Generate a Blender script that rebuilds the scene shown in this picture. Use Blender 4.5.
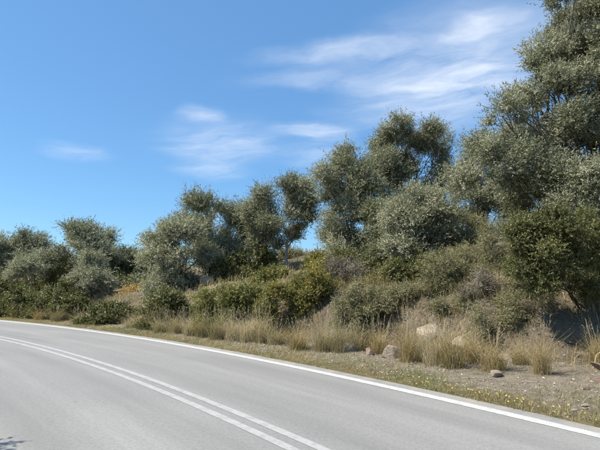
import bpy, math
import numpy as np
from mathutils import Matrix, Vector

# ------------------------------------------------------------------ scene, camera
sc = bpy.context.scene
for o in list(bpy.data.objects):
    bpy.data.objects.remove(o)
COL = sc.collection
F, HOR, TILT, EYE = 471.0, 287.98, 0.01083, 1.6          # focal length in px of a 600 px wide frame
up_c = np.array([TILT, -1.0, (HOR - 225.0) / F]); up_c /= np.linalg.norm(up_c)   # camera axes: x right, y down, z forward
fw_c = np.array([0, 0, 1.0]); fw_c -= up_c * fw_c.dot(up_c); fw_c /= np.linalg.norm(fw_c)
rt_c = np.cross(fw_c, up_c)
W2 = np.stack([rt_c, fw_c, up_c])                        # camera vector -> world vector
cx, cy, cz = W2 @ np.array([1.0, 0, 0]), W2 @ np.array([0, -1.0, 0]), W2 @ np.array([0, 0, -1.0])
cam = bpy.data.cameras.new("camera"); camo = bpy.data.objects.new("camera", cam); COL.objects.link(camo)
camo.matrix_world = Matrix(((cx[0], cy[0], cz[0], 0), (cx[1], cy[1], cz[1], 0), (cx[2], cy[2], cz[2], EYE), (0, 0, 0, 1)))
cam.sensor_width = 36.0; cam.lens = 36.0 * F / 600.0
cam.clip_start = 0.05; cam.clip_end = 4000
sc.camera = camo


def ray(px, py):
    v = W2 @ np.array([(px - 300.0) / F, (py - 225.0) / F, 1.0])
    return v


def at(px, py, Y):
    v = ray(px, py)
    return np.array([0, 0, EYE]) + v * (Y / v[1])


# ------------------------------------------------------------------ light
SUN_EL, SUN_AZ = math.radians(54), math.radians(-100)    # azimuth from +Y towards +X
to_sun = Vector((math.sin(SUN_AZ) * math.cos(SUN_EL), math.cos(SUN_AZ) * math.cos(SUN_EL), math.sin(SUN_EL)))
sl = bpy.data.lights.new("sun", 'SUN'); sl.energy = 4.6; sl.angle = math.radians(0.5); sl.color = (1.0, 0.945, 0.85)
so = bpy.data.objects.new("sun", sl); COL.objects.link(so)
so.rotation_euler = to_sun.to_track_quat('Z', 'Y').to_euler(); so.location = (-30, -10, 40)

world = bpy.data.worlds.new("World"); sc.world = world; world.use_nodes = True
nt = world.node_tree; nt.nodes.clear()


def N(tree, kind, **kw):
    n = tree.nodes.new(kind)
    for k, v in kw.items():
        if k == 'ins':
            for a, b in v.items():
                n.inputs[a].default_value = b
        else:
            setattr(n, k, v)
    return n


def math_node(tree, op, a, b=None, c=None, clamp=False):
    n = tree.nodes.new('ShaderNodeMath'); n.operation = op; n.use_clamp = clamp
    for i, v in enumerate((a, b, c)):
        if v is None: continue
        if isinstance(v, (int, float)): n.inputs[i].default_value = v
        else: tree.links.new(v, n.inputs[i])
    return n.outputs[0]


def build_world():
    L = nt.links
    out = N(nt, 'ShaderNodeOutputWorld'); bg = N(nt, 'ShaderNodeBackground'); bg.inputs['Strength'].default_value = 0.10
    sky = N(nt, 'ShaderNodeTexSky', sky_type='NISHITA', sun_disc=False)
    sky.sun_elevation = SUN_EL; sky.sun_rotation = SUN_AZ
    sky.altitude = 150; sky.air_density = 1.0; sky.dust_density = 0.2; sky.ozone_density = 2.0
    # cirrus: a layer high above, found by where a direction meets it
    tc = N(nt, 'ShaderNodeTexCoord'); sp = N(nt, 'ShaderNodeSeparateXYZ'); L.new(tc.outputs['Generated'], sp.inputs[0])
    den = math_node(nt, 'MAXIMUM', math_node(nt, 'ADD', sp.outputs[2], 0.08), 0.03)
    cb = N(nt, 'ShaderNodeCombineXYZ')
    L.new(math_node(nt, 'DIVIDE', sp.outputs[0], den), cb.inputs[0])
    L.new(math_node(nt, 'DIVIDE', sp.outputs[1], den), cb.inputs[1])

    def lay(px, py):
        v = ray(px, py); v = v / np.linalg.norm(v)
        return np.array([v[0], v[1]]) / max(v[2] + 0.08, 0.03)
    # (start px, end px, half width px, weight): streaks of the layer
    blobs = [((540, 30), (400, 92), 50, .68), ((512, 18), (452, 36), 12, .7), ((500, 60), (440, 100), 26, .22), ((520, 105), (380, 95), 32, .40), ((425, 50), (255, 58), 13, .62),
             ((380, 78), (240, 82), 11, .42), ((350, 131), (285, 130), 9, .80), ((245, 152), (192, 136), 24, .62),
             ((215, 116), (188, 110), 9, .6), ((240, 172), (185, 169), 9, .45), ((330, 160), (305, 150), 16, .4),
             ((100, 158), (55, 148), 9, .35), ((480, 130), (330, 110), 14, .42)]
    acc = None
    # warp for ragged borders
    wn = N(nt, 'ShaderNodeTexNoise', ins={'Scale': 3.0, 'Detail': 4.0, 'Roughness': 0.5}); L.new(cb.outputs[0], wn.inputs['Vector'])
    wv = N(nt, 'ShaderNodeVectorMath', operation='SUBTRACT'); L.new(wn.outputs['Color'], wv.inputs[0]); wv.inputs[1].default_value = (.5, .5, .5)
    ws = N(nt, 'ShaderNodeVectorMath', operation='SCALE'); L.new(wv.outputs[0], ws.inputs[0]); ws.inputs['Scale'].default_value = 0.26
    wp = N(nt, 'ShaderNodeVectorMath', operation='ADD'); L.new(cb.outputs[0], wp.inputs[0]); L.new(ws.outputs[0], wp.inputs[1])
    extra = [((2.2, -1.5), (0.8, -1.2), .5, .7), ((-2.5, -2.0), (-1.2, -2.6), .5, .6), ((3.4, 1.2), (2.6, 0.2), .4, .6)]   # the same kind of cloud behind the viewer
    items = []
    for a, b, w, wt in blobs:
        A, B = lay(*a), lay(*b); m = ((a[0] + b[0]) / 2, (a[1] + b[1]) / 2)
        items.append((A, B, np.linalg.norm(lay(m[0], m[1] - w) - lay(m[0], m[1] + w)) / 2, wt))
    for a, b, w, wt in extra: items.append((np.array(a), np.array(b), w, wt))
    for A, B, hw, wt in items:
        c = (A + B) / 2; d = B - A; ln = np.linalg.norm(d) / 2
        mp = N(nt, 'ShaderNodeMapping', vector_type='TEXTURE'); L.new(wp.outputs[0], mp.inputs[0])
        mp.inputs['Location'].default_value = (c[0], c[1], 0); mp.inputs['Rotation'].default_value = (0, 0, math.atan2(d[1], d[0]))
        mp.inputs['Scale'].default_value = (ln + hw * .6, hw * 1.25, 1)
        le = N(nt, 'ShaderNodeVectorMath', operation='LENGTH'); L.new(mp.outputs[0], le.inputs[0])
        mr = N(nt, 'ShaderNodeMapRange', interpolation_type='SMOOTHERSTEP'); L.new(le.outputs['Value'], mr.inputs[0])
        mr.inputs[1].default_value = 1.25; mr.inputs[2].default_value = 0.0; mr.inputs[3].default_value = 0; mr.inputs[4].default_value = wt
        acc = mr.outputs[0] if acc is None else math_node(nt, 'ADD', acc, mr.outputs[0])
    # fibres along the wind
    A, B = lay(540, 20), lay(260, 62); ang = math.atan2(*(B - A)[::-1])
    m2 = N(nt, 'ShaderNodeMapping', vector_type='TEXTURE'); L.new(wp.outputs[0], m2.inputs[0])
    m2.inputs['Rotation'].default_value = (0, 0, ang); m2.inputs['Scale'].default_value = (1.0, .42, 1)
    n1 = N(nt, 'ShaderNodeTexNoise', ins={'Scale': 3.0, 'Detail': 9.0, 'Roughness': 0.6, 'Distortion': 0.35}); L.new(m2.outputs[0], n1.inputs['Vector'])
    f1 = N(nt, 'ShaderNodeMapRange'); L.new(n1.outputs[0], f1.inputs[0]); f1.inputs[1].default_value = .18; f1.inputs[2].default_value = .80
    fac = math_node(nt, 'MULTIPLY', acc, f1.outputs[0])
    fac = math_node(nt, 'MULTIPLY', math_node(nt, 'MINIMUM', fac, 1.0), 0.80)
    mix = N(nt, 'ShaderNodeMix', data_type='RGBA'); tint = N(nt, 'ShaderNodeMix', data_type='RGBA', blend_type='MULTIPLY'); tint.inputs[0].default_value = 1.0
    L.new(sky.outputs[0], tint.inputs[6]); tint.inputs[7].default_value = (.72, .97, 1.05, 1)
    even = N(nt, 'ShaderNodeMix', data_type='RGBA'); even.inputs[0].default_value = .5          # an even, clear blue
    L.new(tint.outputs[2], even.inputs[6]); even.inputs[7].default_value = (.70, 1.72, 3.6, 1)
    L.new(fac, mix.inputs[0]); L.new(even.outputs[2], mix.inputs[6])
    mix.inputs[7].default_value = (5.6, 5.85, 6.2, 1)
    L.new(mix.outputs[2], bg.inputs['Color']); L.new(bg.outputs[0], out.inputs[0])


build_world()
vs = sc.view_settings
vs.view_transform = 'Standard'; vs.look = 'None'; vs.exposure = 1.0; vs.gamma = 1.0; vs.use_curve_mapping = False
sc.render.engine = 'CYCLES'
sc.cycles.max_bounces = 3; sc.cycles.diffuse_bounces = 2; sc.cycles.transmission_bounces = 2; sc.cycles.glossy_bounces = 2; sc.cycles.transparent_max_bounces = 4

# ------------------------------------------------------------------ the lie of the land: a road bending left on a circle
R0 = 1 / 0.01648
TH0 = 2.24291
CEN = np.array([1.4115, 8.11922]) + R0 * np.array([-math.sin(TH0), math.cos(TH0)])
PHI0 = TH0 - math.pi / 2
LANE = 2.97


def polar(x, y):
    dx, dy = np.asarray(x) - CEN[0], np.asarray(y) - CEN[1]
    a = np.arctan2(dy, dx) - PHI0
    a = (a + np.pi) % (2 * np.pi) - np.pi
    return np.hypot(dx, dy) - R0, a * R0


def unpolar(d, s):
    a = PHI0 + np.asarray(s) / R0
    return CEN[0] + (R0 + d) * np.cos(a), CEN[1] + (R0 + d) * np.sin(a)


def hash2(ix, iy, seed):
    h = (ix.astype(np.int64) * 374761393 + iy.astype(np.int64) * 668265263 + seed * 1442695041) & 0xffffffff
    h = ((h ^ (h >> 13)) * 1274126177) & 0xffffffff
    return ((h ^ (h >> 16)) & 0xffff) / 65535.0


def vnoise(x, y, seed=0):
    x = np.asarray(x, float); y = np.asarray(y, float)
    ix, iy = np.floor(x), np.floor(y); fx, fy = x - ix, y - iy
    fx = fx * fx * (3 - 2 * fx); fy = fy * fy * (3 - 2 * fy)
    a, b = hash2(ix, iy, seed), hash2(ix + 1, iy, seed); c, d = hash2(ix, iy + 1, seed), hash2(ix + 1, iy + 1, seed)
    return (a + (b - a) * fx) * (1 - fy) + (c + (d - c) * fx) * fy - 0.5


def fbm(x, y, f, seed=0, octv=4):
    t = 0; amp = 1.0
    for i in range(octv):
        t = t + amp * vnoise(np.asarray(x) * f, np.asarray(y) * f, seed + i); f *= 2.1; amp *= .5
    return t


def d_base(s):
    return np.interp(s, [-14, -2, 2, 6, 15], [6.0, 4.4, 3.2, 2.3, 1.9])


def ground_z(x, y, fine=True):
    d, s = polar(x, y)
    d0 = d_base(s)
    amp = np.interp(s, [-12, -2, 5, 11, 17, 25], [1.15, 1.15, 1.15, 1.2, 0.95, .8])
    u = d - d0 + 0.22 * fbm(x, y, .45, 11, 3)
    prof = np.interp(u, [-.2, .25, 1.1, 2, 3.5, 5, 8, 14, 25, 60, 200, 900], [0, .14, .68, 1.0, 1.3, 1.6, 2.3, 3.5, 4.5, 5.5, 7, 9])
    cut = np.interp(u, [-.2, .12, .5, .95, 2, 3.5, 5, 8, 14, 25, 60, 200, 900], [0, .16, .72, 1.08, 1.32, 1.55, 1.8, 2.4, 3.5, 4.5, 5.5, 7, 9])   # steeper where the road is cut into the bank
    st = np.interp(s, [-1.2, .6, 6, 9], [0, .85, .85, 0])
    prof = prof * (1 - st) + cut * st
    z = 0.055 * np.clip(d - .5, 0, 5) + amp * prof
    rough = np.clip((d - .6) / 2.0, 0, 1)
    if fine:
        z = z + rough * (.22 * fbm(x, y, .6, 3, 4) * np.clip(u, 0, 1) + .05 * fbm(x, y, 3.1, 7, 3) + .17 * np.clip(u + .3, 0, 1) * fbm(x, y, 1.9, 19, 4) + .16 * np.clip(u + .2, 0, 1) * np.clip(3 - u, 0, 1) * fbm(x, y, 4.5, 29, 3))
        z = z + .018 * fbm(x, y, 4.0, 23, 2) * np.clip((d - .3) / .5, 0, 1)
    left = np.clip((-d - 6.4) / 1.5, 0, 1)
    z = z + left * (.05 + .12 * fbm(x, y, .8, 31, 3))
    z = z + np.where((d > -6.25) & (d < .30), -0.09, -0.008 * (np.abs(d) < 8))
    return z


def gz(x, y):
    return float(ground_z(np.array([x]), np.array([y]))[0])


# ------------------------------------------------------------------ materials
MATS = {}


def new_mat(name):
    m = bpy.data.materials.new(name); m.use_nodes = True; MATS[name] = m
    t = m.node_tree; p = t.nodes['Principled BSDF']
    return m, t, p


def ramp(t, fac, stops, interp='LINEAR'):
    r = t.nodes.new('ShaderNodeValToRGB'); r.color_ramp.interpolation = interp
    e = r.color_ramp.elements
    while len(e) < len(stops): e.new(0.5)
    for el, (p, c) in zip(e, stops): el.position = p; el.color = (*c, 1)
    t.links.new(fac, r.inputs[0]); return r.outputs[0]


def noise(t, scale, detail=4, rough=.55, vec=None, dist=0.0):
    n = N(t, 'ShaderNodeTexNoise', ins={'Scale': scale, 'Detail': detail, 'Roughness': rough, 'Distortion': dist})
    if vec is not None: t.links.new(vec, n.inputs['Vector'])
    return n.outputs[0]


def mixc(t, fac, a, b, blend='MIX'):
    n = N(t, 'ShaderNodeMix', data_type='RGBA', blend_type=blend)
    for sock, v in ((n.inputs[0], fac), (n.inputs[6], a), (n.inputs[7], b)):
        if isinstance(v, (int, float)): sock.default_value = v
        elif isinstance(v, tuple): sock.default_value = (*v, 1)
        else: t.links.new(v, sock)
    return n.outputs[2]


def maprange(t, v, a, b, c=0.0, d=1.0, smooth=True):
    n = N(t, 'ShaderNodeMapRange'); n.interpolation_type = 'SMOOTHSTEP' if smooth else 'LINEAR'
    t.links.new(v, n.inputs[0])
    for i, q in enumerate((a, b, c, d)): n.inputs[i + 1].default_value = q
    return n.outputs[0]


def bump(t, p, h, strength, dist=.02):
    b = N(t, 'ShaderNodeBump', ins={'Strength': strength, 'Distance': dist}); t.links.new(h, b.inputs['Height'])
    t.links.new(b.outputs[0], p.inputs['Normal'])


def road_coords(t):
    """distance from the bend's edge line (d) and way along the bend (s), as in polar()"""
    g = N(t, 'ShaderNodeNewGeometry'); sub = N(t, 'ShaderNodeVectorMath', operation='SUBTRACT')
    t.links.new(g.outputs['Position'], sub.inputs[0]); sub.inputs[1].default_value = (CEN[0], CEN[1], 0)
    s = N(t, 'ShaderNodeSeparateXYZ'); t.links.new(sub.outputs[0], s.inputs[0])
    rr = math_node(t, 'SQRT', math_node(t, 'ADD', math_node(t, 'POWER', s.outputs[0], 2.0), math_node(t, 'POWER', s.outputs[1], 2.0)))
    d = math_node(t, 'SUBTRACT', rr, R0)
    a = math_node(t, 'MULTIPLY', math_node(t, 'ARCTAN2', s.outputs[1], s.outputs[0]), R0)
    return g.outputs['Position'], d, a


def mat_asphalt():
    m, t, p = new_mat('worn_asphalt')
    pos, d, s = road_coords(t)
    cb = N(t, 'ShaderNodeCombineXYZ'); t.links.new(math_node(t, 'MULTIPLY', d, 1.0), cb.inputs[0]); t.links.new(math_node(t, 'MULTIPLY', s, .07), cb.inputs[1])
    streak = noise(t, 1.5, 5, .6, cb.outputs[0])
    big = noise(t, .35, 3, .5, pos)
    fine = noise(t, 160, 3, .7, pos); mid = noise(t, 22, 4, .65, pos)
    c = ramp(t, streak, [(.3, (.178, .174, .164)), (.5, (.216, .211, .199)), (.72, (.258, .252, .238))])
    c = mixc(t, maprange(t, big, .4, .68, 0, .35), c, (.172, .169, .161))
    c = mixc(t, .55, c, ramp(t, mid, [(.25, (.62, .62, .62)), (.5, (1, 1, 1)), (.8, (1.3, 1.3, 1.28))]), 'MULTIPLY')
    c = mixc(t, .75, c, ramp(t, fine, [(.2, (.5, .5, .5)), (.5, (1, 1, 1)), (.78, (1.55, 1.53, 1.5))]), 'MULTIPLY')
    trk = math_node(t, 'COSINE', math_node(t, 'MULTIPLY', math_node(t, 'ADD', d, .75), 2 * math.pi / 1.485))     # wheel tracks, two to a lane
    c = mixc(t, math_node(t, 'MULTIPLY', maprange(t, trk, -.2, 1.0), maprange(t, noise(t, 1.3, 4, .6, cb.outputs[0]), .3, .7, .05, .4)), c, (.15, .147, .139))
    c = mixc(t, .5, c, ramp(t, noise(t, 55, 3, .75, pos), [(.3, (.62, .62, .62)), (.5, (1, 1, 1)), (.72, (1.32, 1.31, 1.28))]), 'MULTIPLY')
    # dusty margin beside the verge
    dust = math_node(t, 'MULTIPLY', maprange(t, d, -.35, .3), maprange(t, noise(t, 3.0, 5, .6, pos), .3, .7))
    c = mixc(t, math_node(t, 'MULTIPLY', dust, .75), c, (.30, .27, .22))
    # oil spots
    v = N(t, 'ShaderNodeTexVoronoi', ins={'Scale': 1.1, 'Randomness': 1.0}); t.links.new(pos, v.inputs['Vector'])
    c = mixc(t, maprange(t, v.outputs['Distance'], .016, .03, .55, 0), c, (.05, .05, .05))
    t.links.new(c, p.inputs['Base Color']); p.inputs['Roughness'].default_value = .78; p.inputs['Specular IOR Level'].default_value = .35
    h = math_node(t, 'ADD', math_node(t, 'MULTIPLY', fine, .6), math_node(t, 'MULTIPLY', mid, .4))
    bump(t, p, h, .5, .012)
    return m


def mat_paint():
    m, t, p = new_mat('white_road_paint')
    pos, d, s = road_coords(t)
    w = noise(t, 9, 6, .72, pos); f = noise(t, 130, 3, .7, pos)
    off = math_node(t, 'ABSOLUTE', d)
    rag = math_node(t, 'ADD', off, math_node(t, 'MULTIPLY', math_node(t, 'SUBTRACT', noise(t, 34, 4, .7, pos), .5), .12))
    c = mixc(t, maprange(t, w, .44, .72, 0.0, .7), (.455, .45, .435), (.28, .276, .266))
    c = mixc(t, math_node(t, 'MULTIPLY', maprange(t, rag, .075, .115), math_node(t, 'LESS_THAN', off, .3)), c, (.225, .22, .207))
    c = mixc(t, .45, c, ramp(t, f, [(.25, (.6, .6, .6)), (.55, (1, 1, 1)), (.8, (1.2, 1.2, 1.2))]), 'MULTIPLY')
    t.links.new(c, p.inputs['Base Color']); p.inputs['Roughness'].default_value = .65
    bump(t, p, f, .4, .01)
    return m


def mat_old_paint():
    m, t, p = new_mat('worn_centre_paint')
    pos, d, s = road_coords(t)
    w = noise(t, 7, 6, .72, pos); f = noise(t, 120, 3, .7, pos)
    c = mixc(t, maprange(t, w, .42, .70, 0.0, .9), (.345, .341, .328), (.24, .237, .227))
    c = mixc(t, .6, c, ramp(t, f, [(.25, (.55, .55, .55)), (.55, (1, 1, 1)), (.8, (1.2, 1.2, 1.2))]), 'MULTIPLY')
    t.links.new(c, p.inputs['Base Color']); p.inputs['Roughness'].default_value = .7
    bump(t, p, f, .4, .01)


def mat_ground():
    m, t, p = new_mat('dry_roadside_earth')
    pos, d, s = road_coords(t)
    n1 = noise(t, 1.6, 7, .68, pos); n2 = noise(t, 5, 5, .65, pos); n3 = noise(t, 30, 4, .7, pos); n4 = noise(t, 110, 3, .7, pos)
    gravel = ramp(t, n2, [(.3, (.165, .137, .098)), (.5, (.245, .206, .150)), (.7, (.32, .278, .215))])
    verge = ramp(t, n2, [(.3, (.105, .088, .04)), (.5, (.185, .150, .075)), (.72, (.27, .225, .13))])
    soil = ramp(t, n1, [(.3, (.095, .076, .053)), (.5, (.165, .132, .092)), (.7, (.25, .205, .15))])
    litter = ramp(t, n1, [(.32, (.09, .078, .052)), (.5, (.165, .142, .098)), (.68, (.25, .22, .155))])
    edge = math_node(t, 'ADD', d, math_node(t, 'MULTIPLY', math_node(t, 'SUBTRACT', n1, .5), 2.2))
    c = mixc(t, maprange(t, edge, .7, 1.4), verge, gravel)
    g = N(t, 'ShaderNodeNewGeometry'); sz = N(t, 'ShaderNodeSeparateXYZ'); t.links.new(g.outputs['True Normal'], sz.inputs[0])
    steep = maprange(t, sz.outputs[2], .97, .86)
    c = mixc(t, math_node(t, 'MULTIPLY', maprange(t, d, 1.8, 2.6), steep), c, soil)
    c = mixc(t, maprange(t, edge, 4.5, 6.5), c, litter)
    c = mixc(t, .85, c, ramp(t, n3, [(.25, (.42, .42, .42)), (.5, (1, 1, 1)), (.78, (1.45, 1.42, 1.36))]), 'MULTIPLY')
    c = mixc(t, .75, c, ramp(t, n4, [(.25, (.5, .5, .5)), (.5, (1, 1, 1)), (.78, (1.5, 1.47, 1.4))]), 'MULTIPLY')
    t.links.new(c, p.inputs['Base Color']); p.inputs['Roughness'].default_value = .95; p.inputs['Specular IOR Level'].default_value = .15
    h = math_node(t, 'ADD', math_node(t, 'MULTIPLY', n3, .7), math_node(t, 'MULTIPLY', n4, .3))
    bump(t, p, h, 1.0, .07)
    return m


def mat_leaf(name, stops, trans=.25, gloss=.35, rough=.5):
    """stops: ramp over a random value of each leaf, nudged by one of its clump"""
    m, t, p = new_mat(name)
    a = N(t, 'ShaderNodeAttribute', attribute_name='leaf'); b = N(t, 'ShaderNodeAttribute', attribute_name='clump')
    f = math_node(t, 'ADD', math_node(t, 'MULTIPLY', a.outputs['Fac'], .6), math_node(t, 'MULTIPLY', b.outputs['Fac'], .4))
    c = ramp(t, f, stops)
    t.links.new(c, p.inputs['Base Color']); p.inputs['Roughness'].default_value = rough; p.inputs['Specular IOR Level'].default_value = gloss
    tr = N(t, 'ShaderNodeBsdfTranslucent'); hs = mixc(t, 1.0, c, (1.15, 1.2, .7), 'MULTIPLY'); t.links.new(hs, tr.inputs['Color'])
    mx = N(t, 'ShaderNodeMixShader'); mx.inputs[0].default_value = trans
    t.links.new(p.outputs[0], mx.inputs[1]); t.links.new(tr.outputs[0], mx.inputs[2])
    t.links.new(mx.outputs[0], t.nodes['Material Output'].inputs['Surface'])
    return m


def mat_bark(name, a, b):
    m, t, p = new_mat(name)
    tc = N(t, 'ShaderNodeTexCoord')
    mp = N(t, 'ShaderNodeMapping'); mp.inputs['Scale'].default_value = (6, 6, 1.5); t.links.new(tc.outputs['Object'], mp.inputs[0])
    n1 = noise(t, 3.5, 6, .7, mp.outputs[0])
    t.links.new(ramp(t, n1, [(.3, a), (.7, b)]), p.inputs['Base Color']); p.inputs['Roughness'].default_value = .9
    bump(t, p, n1, 1.0, .05)
    return m


def mat_rock(name, a, b, c):
    m, t, p = new_mat(name)
    g = N(t, 'ShaderNodeTexCoord').outputs['Object']
    n1 = noise(t, 6, 6, .65, g); n2 = noise(t, 45, 4, .7, g)
    col = ramp(t, n1, [(.3, a), (.5, b), (.7, c)])
    col = mixc(t, .6, col, ramp(t, n2, [(.25, (.55, .55, .55)), (.5, (1, 1, 1)), (.78, (1.35, 1.33, 1.3))]), 'MULTIPLY')
    t.links.new(col, p.inputs['Base Color']); p.inputs['Roughness'].default_value = .92
    bump(t, p, math_node(t, 'ADD', n1, math_node(t, 'MULTIPLY', n2, .4)), .8, .04)
    return m


def mat_random(name, stops, rough=.85):
    m, t, p = new_mat(name)
    a = N(t, 'ShaderNodeAttribute', attribute_name='leaf')
    t.links.new(ramp(t, a.outputs['Fac'], stops), p.inputs['Base Color']); p.inputs['Roughness'].default_value = rough
    return m


mat_asphalt(); mat_paint(); mat_old_paint(); mat_ground()
mat_leaf('olive_leaf', [(0.1, (0.1221, 0.1314, 0.0784)), (0.4, (0.2038, 0.2085, 0.1327)), (0.65, (0.3099, 0.306, 0.2143)), (0.92, (0.4648, 0.4477, 0.3539))], .22, .22, .6)
mat_leaf('olive_leaf_pale', [(0.1, (0.1566, 0.163, 0.1024)), (0.4, (0.2584, 0.2593, 0.1706)), (0.65, (0.3759, 0.3674, 0.2629)), (0.92, (0.5187, 0.4973, 0.3923))], .22, .22, .6)
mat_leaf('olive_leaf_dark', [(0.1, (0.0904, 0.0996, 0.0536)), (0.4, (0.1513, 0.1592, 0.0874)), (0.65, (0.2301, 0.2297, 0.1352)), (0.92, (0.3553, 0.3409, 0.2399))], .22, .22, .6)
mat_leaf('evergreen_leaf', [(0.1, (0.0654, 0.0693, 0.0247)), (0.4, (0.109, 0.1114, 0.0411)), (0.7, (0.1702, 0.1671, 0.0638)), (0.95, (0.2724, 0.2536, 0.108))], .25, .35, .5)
mat_leaf('bright_leaf', [(0.1, (0.0876, 0.0959, 0.0301)), (0.4, (0.1554, 0.1608, 0.0502)), (0.7, (0.2402, 0.2333, 0.0778)), (0.95, (0.3509, 0.31, 0.1154))], .28, .3, .5)
mat_leaf('yellowing_leaf', [(0.1, (0.0784, 0.0822, 0.0249)), (0.4, (0.1388, 0.1386, 0.0428)), (0.65, (0.2413, 0.2104, 0.062)), (0.9, (0.3997, 0.3022, 0.0728))], .28, .3, .5)
mat_leaf('scrub_leaf', [(0.1, (0.1127, 0.1103, 0.0545)), (0.4, (0.1857, 0.1789, 0.0936)), (0.7, (0.2785, 0.2548, 0.1456)), (0.95, (0.3906, 0.3381, 0.2154))], .22, .2, .6)
mat_leaf('dead_twig', [(0.1, (0.1, 0.085, 0.063)), (0.5, (0.19, 0.165, 0.126)), (0.95, (0.31, 0.28, 0.216))], .1, .1, .8)
mat_leaf('orange_dry_leaf', [(.1, (.14, .12, .04)), (.4, (.36, .24, .085)), (.7, (.50, .34, .13)), (.95, (.64, .50, .26))], .25, .15, .7)
mat_leaf('straw', [(0.05, (0.1588, 0.1411, 0.0723)), (0.3, (0.2835, 0.237, 0.1399)), (0.6, (0.4196, 0.3473, 0.2274)), (0.95, (0.5897, 0.5071, 0.3848))], .3, .25, .6)
mat_leaf('straw_green', [(0.05, (0.1442, 0.1392, 0.0528)), (0.35, (0.2753, 0.2226, 0.1056)), (0.65, (0.4457, 0.3339, 0.1848)), (0.95, (0.6817, 0.512, 0.3564))], .3, .25, .6)
mat_leaf('verge_blade', [(.05, (.10, .105, .04)), (.3, (.19, .165, .072)), (.6, (.32, .262, .132)), (.95, (.46, .39, .235))], .3, .2, .65)
mat_leaf('green_blade', [(.05, (.07, .105, .025)), (.5, (.14, .18, .05)), (.95, (.26, .28, .10))], .3, .2, .6)
mat_random('yellow_petal', [(.0, (.55, .36, .03)), (1, (.70, .52, .07))], .6)
mat_random('gravel_stone', [(.0, (.13, .11, .085)), (.4, (.22, .19, .148)), (.85, (.29, .255, .205)), (1, (.42, .385, .33))], .9)
mat_bark('olive_bark', (.055, .048, .038), (.17, .155, .13))
mat_bark('pale_bark', (.16, .145, .12), (.36, .34, .30))
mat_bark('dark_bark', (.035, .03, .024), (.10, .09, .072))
mat_rock('tan_rock', (.20, .16, .118), (.32, .26, .195), (.43, .365, .29))
mat_rock('grey_rock', (.22, .21, .19), (.36, .345, .31), (.50, .48, .44))
mat_rock('red_rock', (.15, .10, .075), (.25, .17, .13), (.34, .25, .20))


# ------------------------------------------------------------------ mesh helpers
def mesh_np(name, verts, faces, attrs=None, smooth=False):
    """faces: int array (n,3) or (n,4)"""
    verts = np.asarray(verts, np.float32); faces = np.asarray(faces, np.int32)
    me = bpy.data.meshes.new(name); n, k = faces.shape
    me.vertices.add(len(verts)); me.vertices.foreach_set('co', verts.ravel())
    me.loops.add(n * k); me.loops.foreach_set('vertex_index', faces.ravel())
    me.polygons.add(n); me.polygons.foreach_set('loop_start', np.arange(0, n * k, k, dtype=np.int32))
    if attrs:
        for an, av in attrs.items():
            a = me.attributes.new(an, 'FLOAT', 'FACE'); a.data.foreach_set('value', np.asarray(av, np.float32))
    me.update(calc_edges=True)
    me.polygons.foreach_set('use_smooth', np.full(n, smooth)); me.update()
    return me


def link(name, me, mat, parent=None, loc=(0, 0, 0)):
    o = bpy.data.objects.new(name, me); COL.objects.link(o); o.location = loc
    if me is not None and mat is not None and not me.materials: me.materials.append(MATS[mat])
    if parent is not None: o.parent = parent
    return o


def tag(o, label=None, cat=None, group=None, kind=None):
    if label: o['label'] = label
    if cat: o['category'] = cat
    if group: o['group'] = group
    if kind: o['kind'] = kind
    return o


def nrm(v):
    return v / np.maximum(np.linalg.norm(v, axis=-1, keepdims=True), 1e-9)


def tubes(paths, sides):
    """paths: list of (points (n,3), radii (n,)); one vertex/face set"""
    V, Fc, off = [], [], 0
    ang = np.linspace(0, 2 * np.pi, sides, endpoint=False)
    for pts, rad in paths:
        pts = np.asarray(pts); n = len(pts)
        tg = nrm(np.gradient(pts, axis=0)); ref = np.where(np.abs(tg[:, 2:3]) > .9, np.array([[1., 0, 0]]), np.array([[0, 0, 1.]]))
        a = nrm(np.cross(tg, ref)); b = np.cross(tg, a)
        ring = pts[:, None, :] + np.asarray(rad)[:, None, None] * (np.cos(ang)[None, :, None] * a[:, None, :] + np.sin(ang)[None, :, None] * b[:, None, :])
        V.append(ring.reshape(-1, 3))
        i = np.arange(n - 1)[:, None] * sides; j = np.arange(sides)[None, :]; j2 = (j + 1) % sides
        Fc.append(np.stack([i + j, i + j2, i + sides + j2, i + sides + j], -1).reshape(-1, 4) + off); off += n * sides
    return np.concatenate(V), np.concatenate(Fc)


def wander(a, b, n, amp, rng, sag=0.0):
    t = np.linspace(0, 1, n)[:, None]
    p = a + (b - a) * t
    L = np.linalg.norm(b - a)
    k1, k2 = rng.normal(size=3), rng.normal(size=3)
    p = p + L * amp * (np.sin(np.pi * t) * k1 * .6 + np.sin(2 * np.pi * t) * k2 * .4)
    p[:, 2] += (sag * L * np.sin(np.pi * t))[:, 0]
    return p


def leaf_quads(base, ax, L, W, rng):
    n = len(base)
    r = rng.normal(size=(n, 3)); side = nrm(np.cross(ax, r))
    mid = base + ax * (L * .5)[:, None]
    V = np.stack([base, mid + side * (W * .5)[:, None], base + ax * L[:, None], mid - side * (W * .5)[:, None]], 1).reshape(-1, 3)
    Fq = np.arange(n * 4).reshape(n, 4)
    return V, Fq


def leaf_tris(base, ax, L, W, face, rng):
    n = len(base)
    side = nrm(np.cross(ax, face + rng.normal(size=(n, 3)) * .42))
    k = rng.uniform(.35, .6, n)
    V = np.stack([base, base + ax * (L * k)[:, None] + side * W[:, None], base + ax * L[:, None]], 1)
    return V


LEAF_MUL = 1.4


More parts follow.
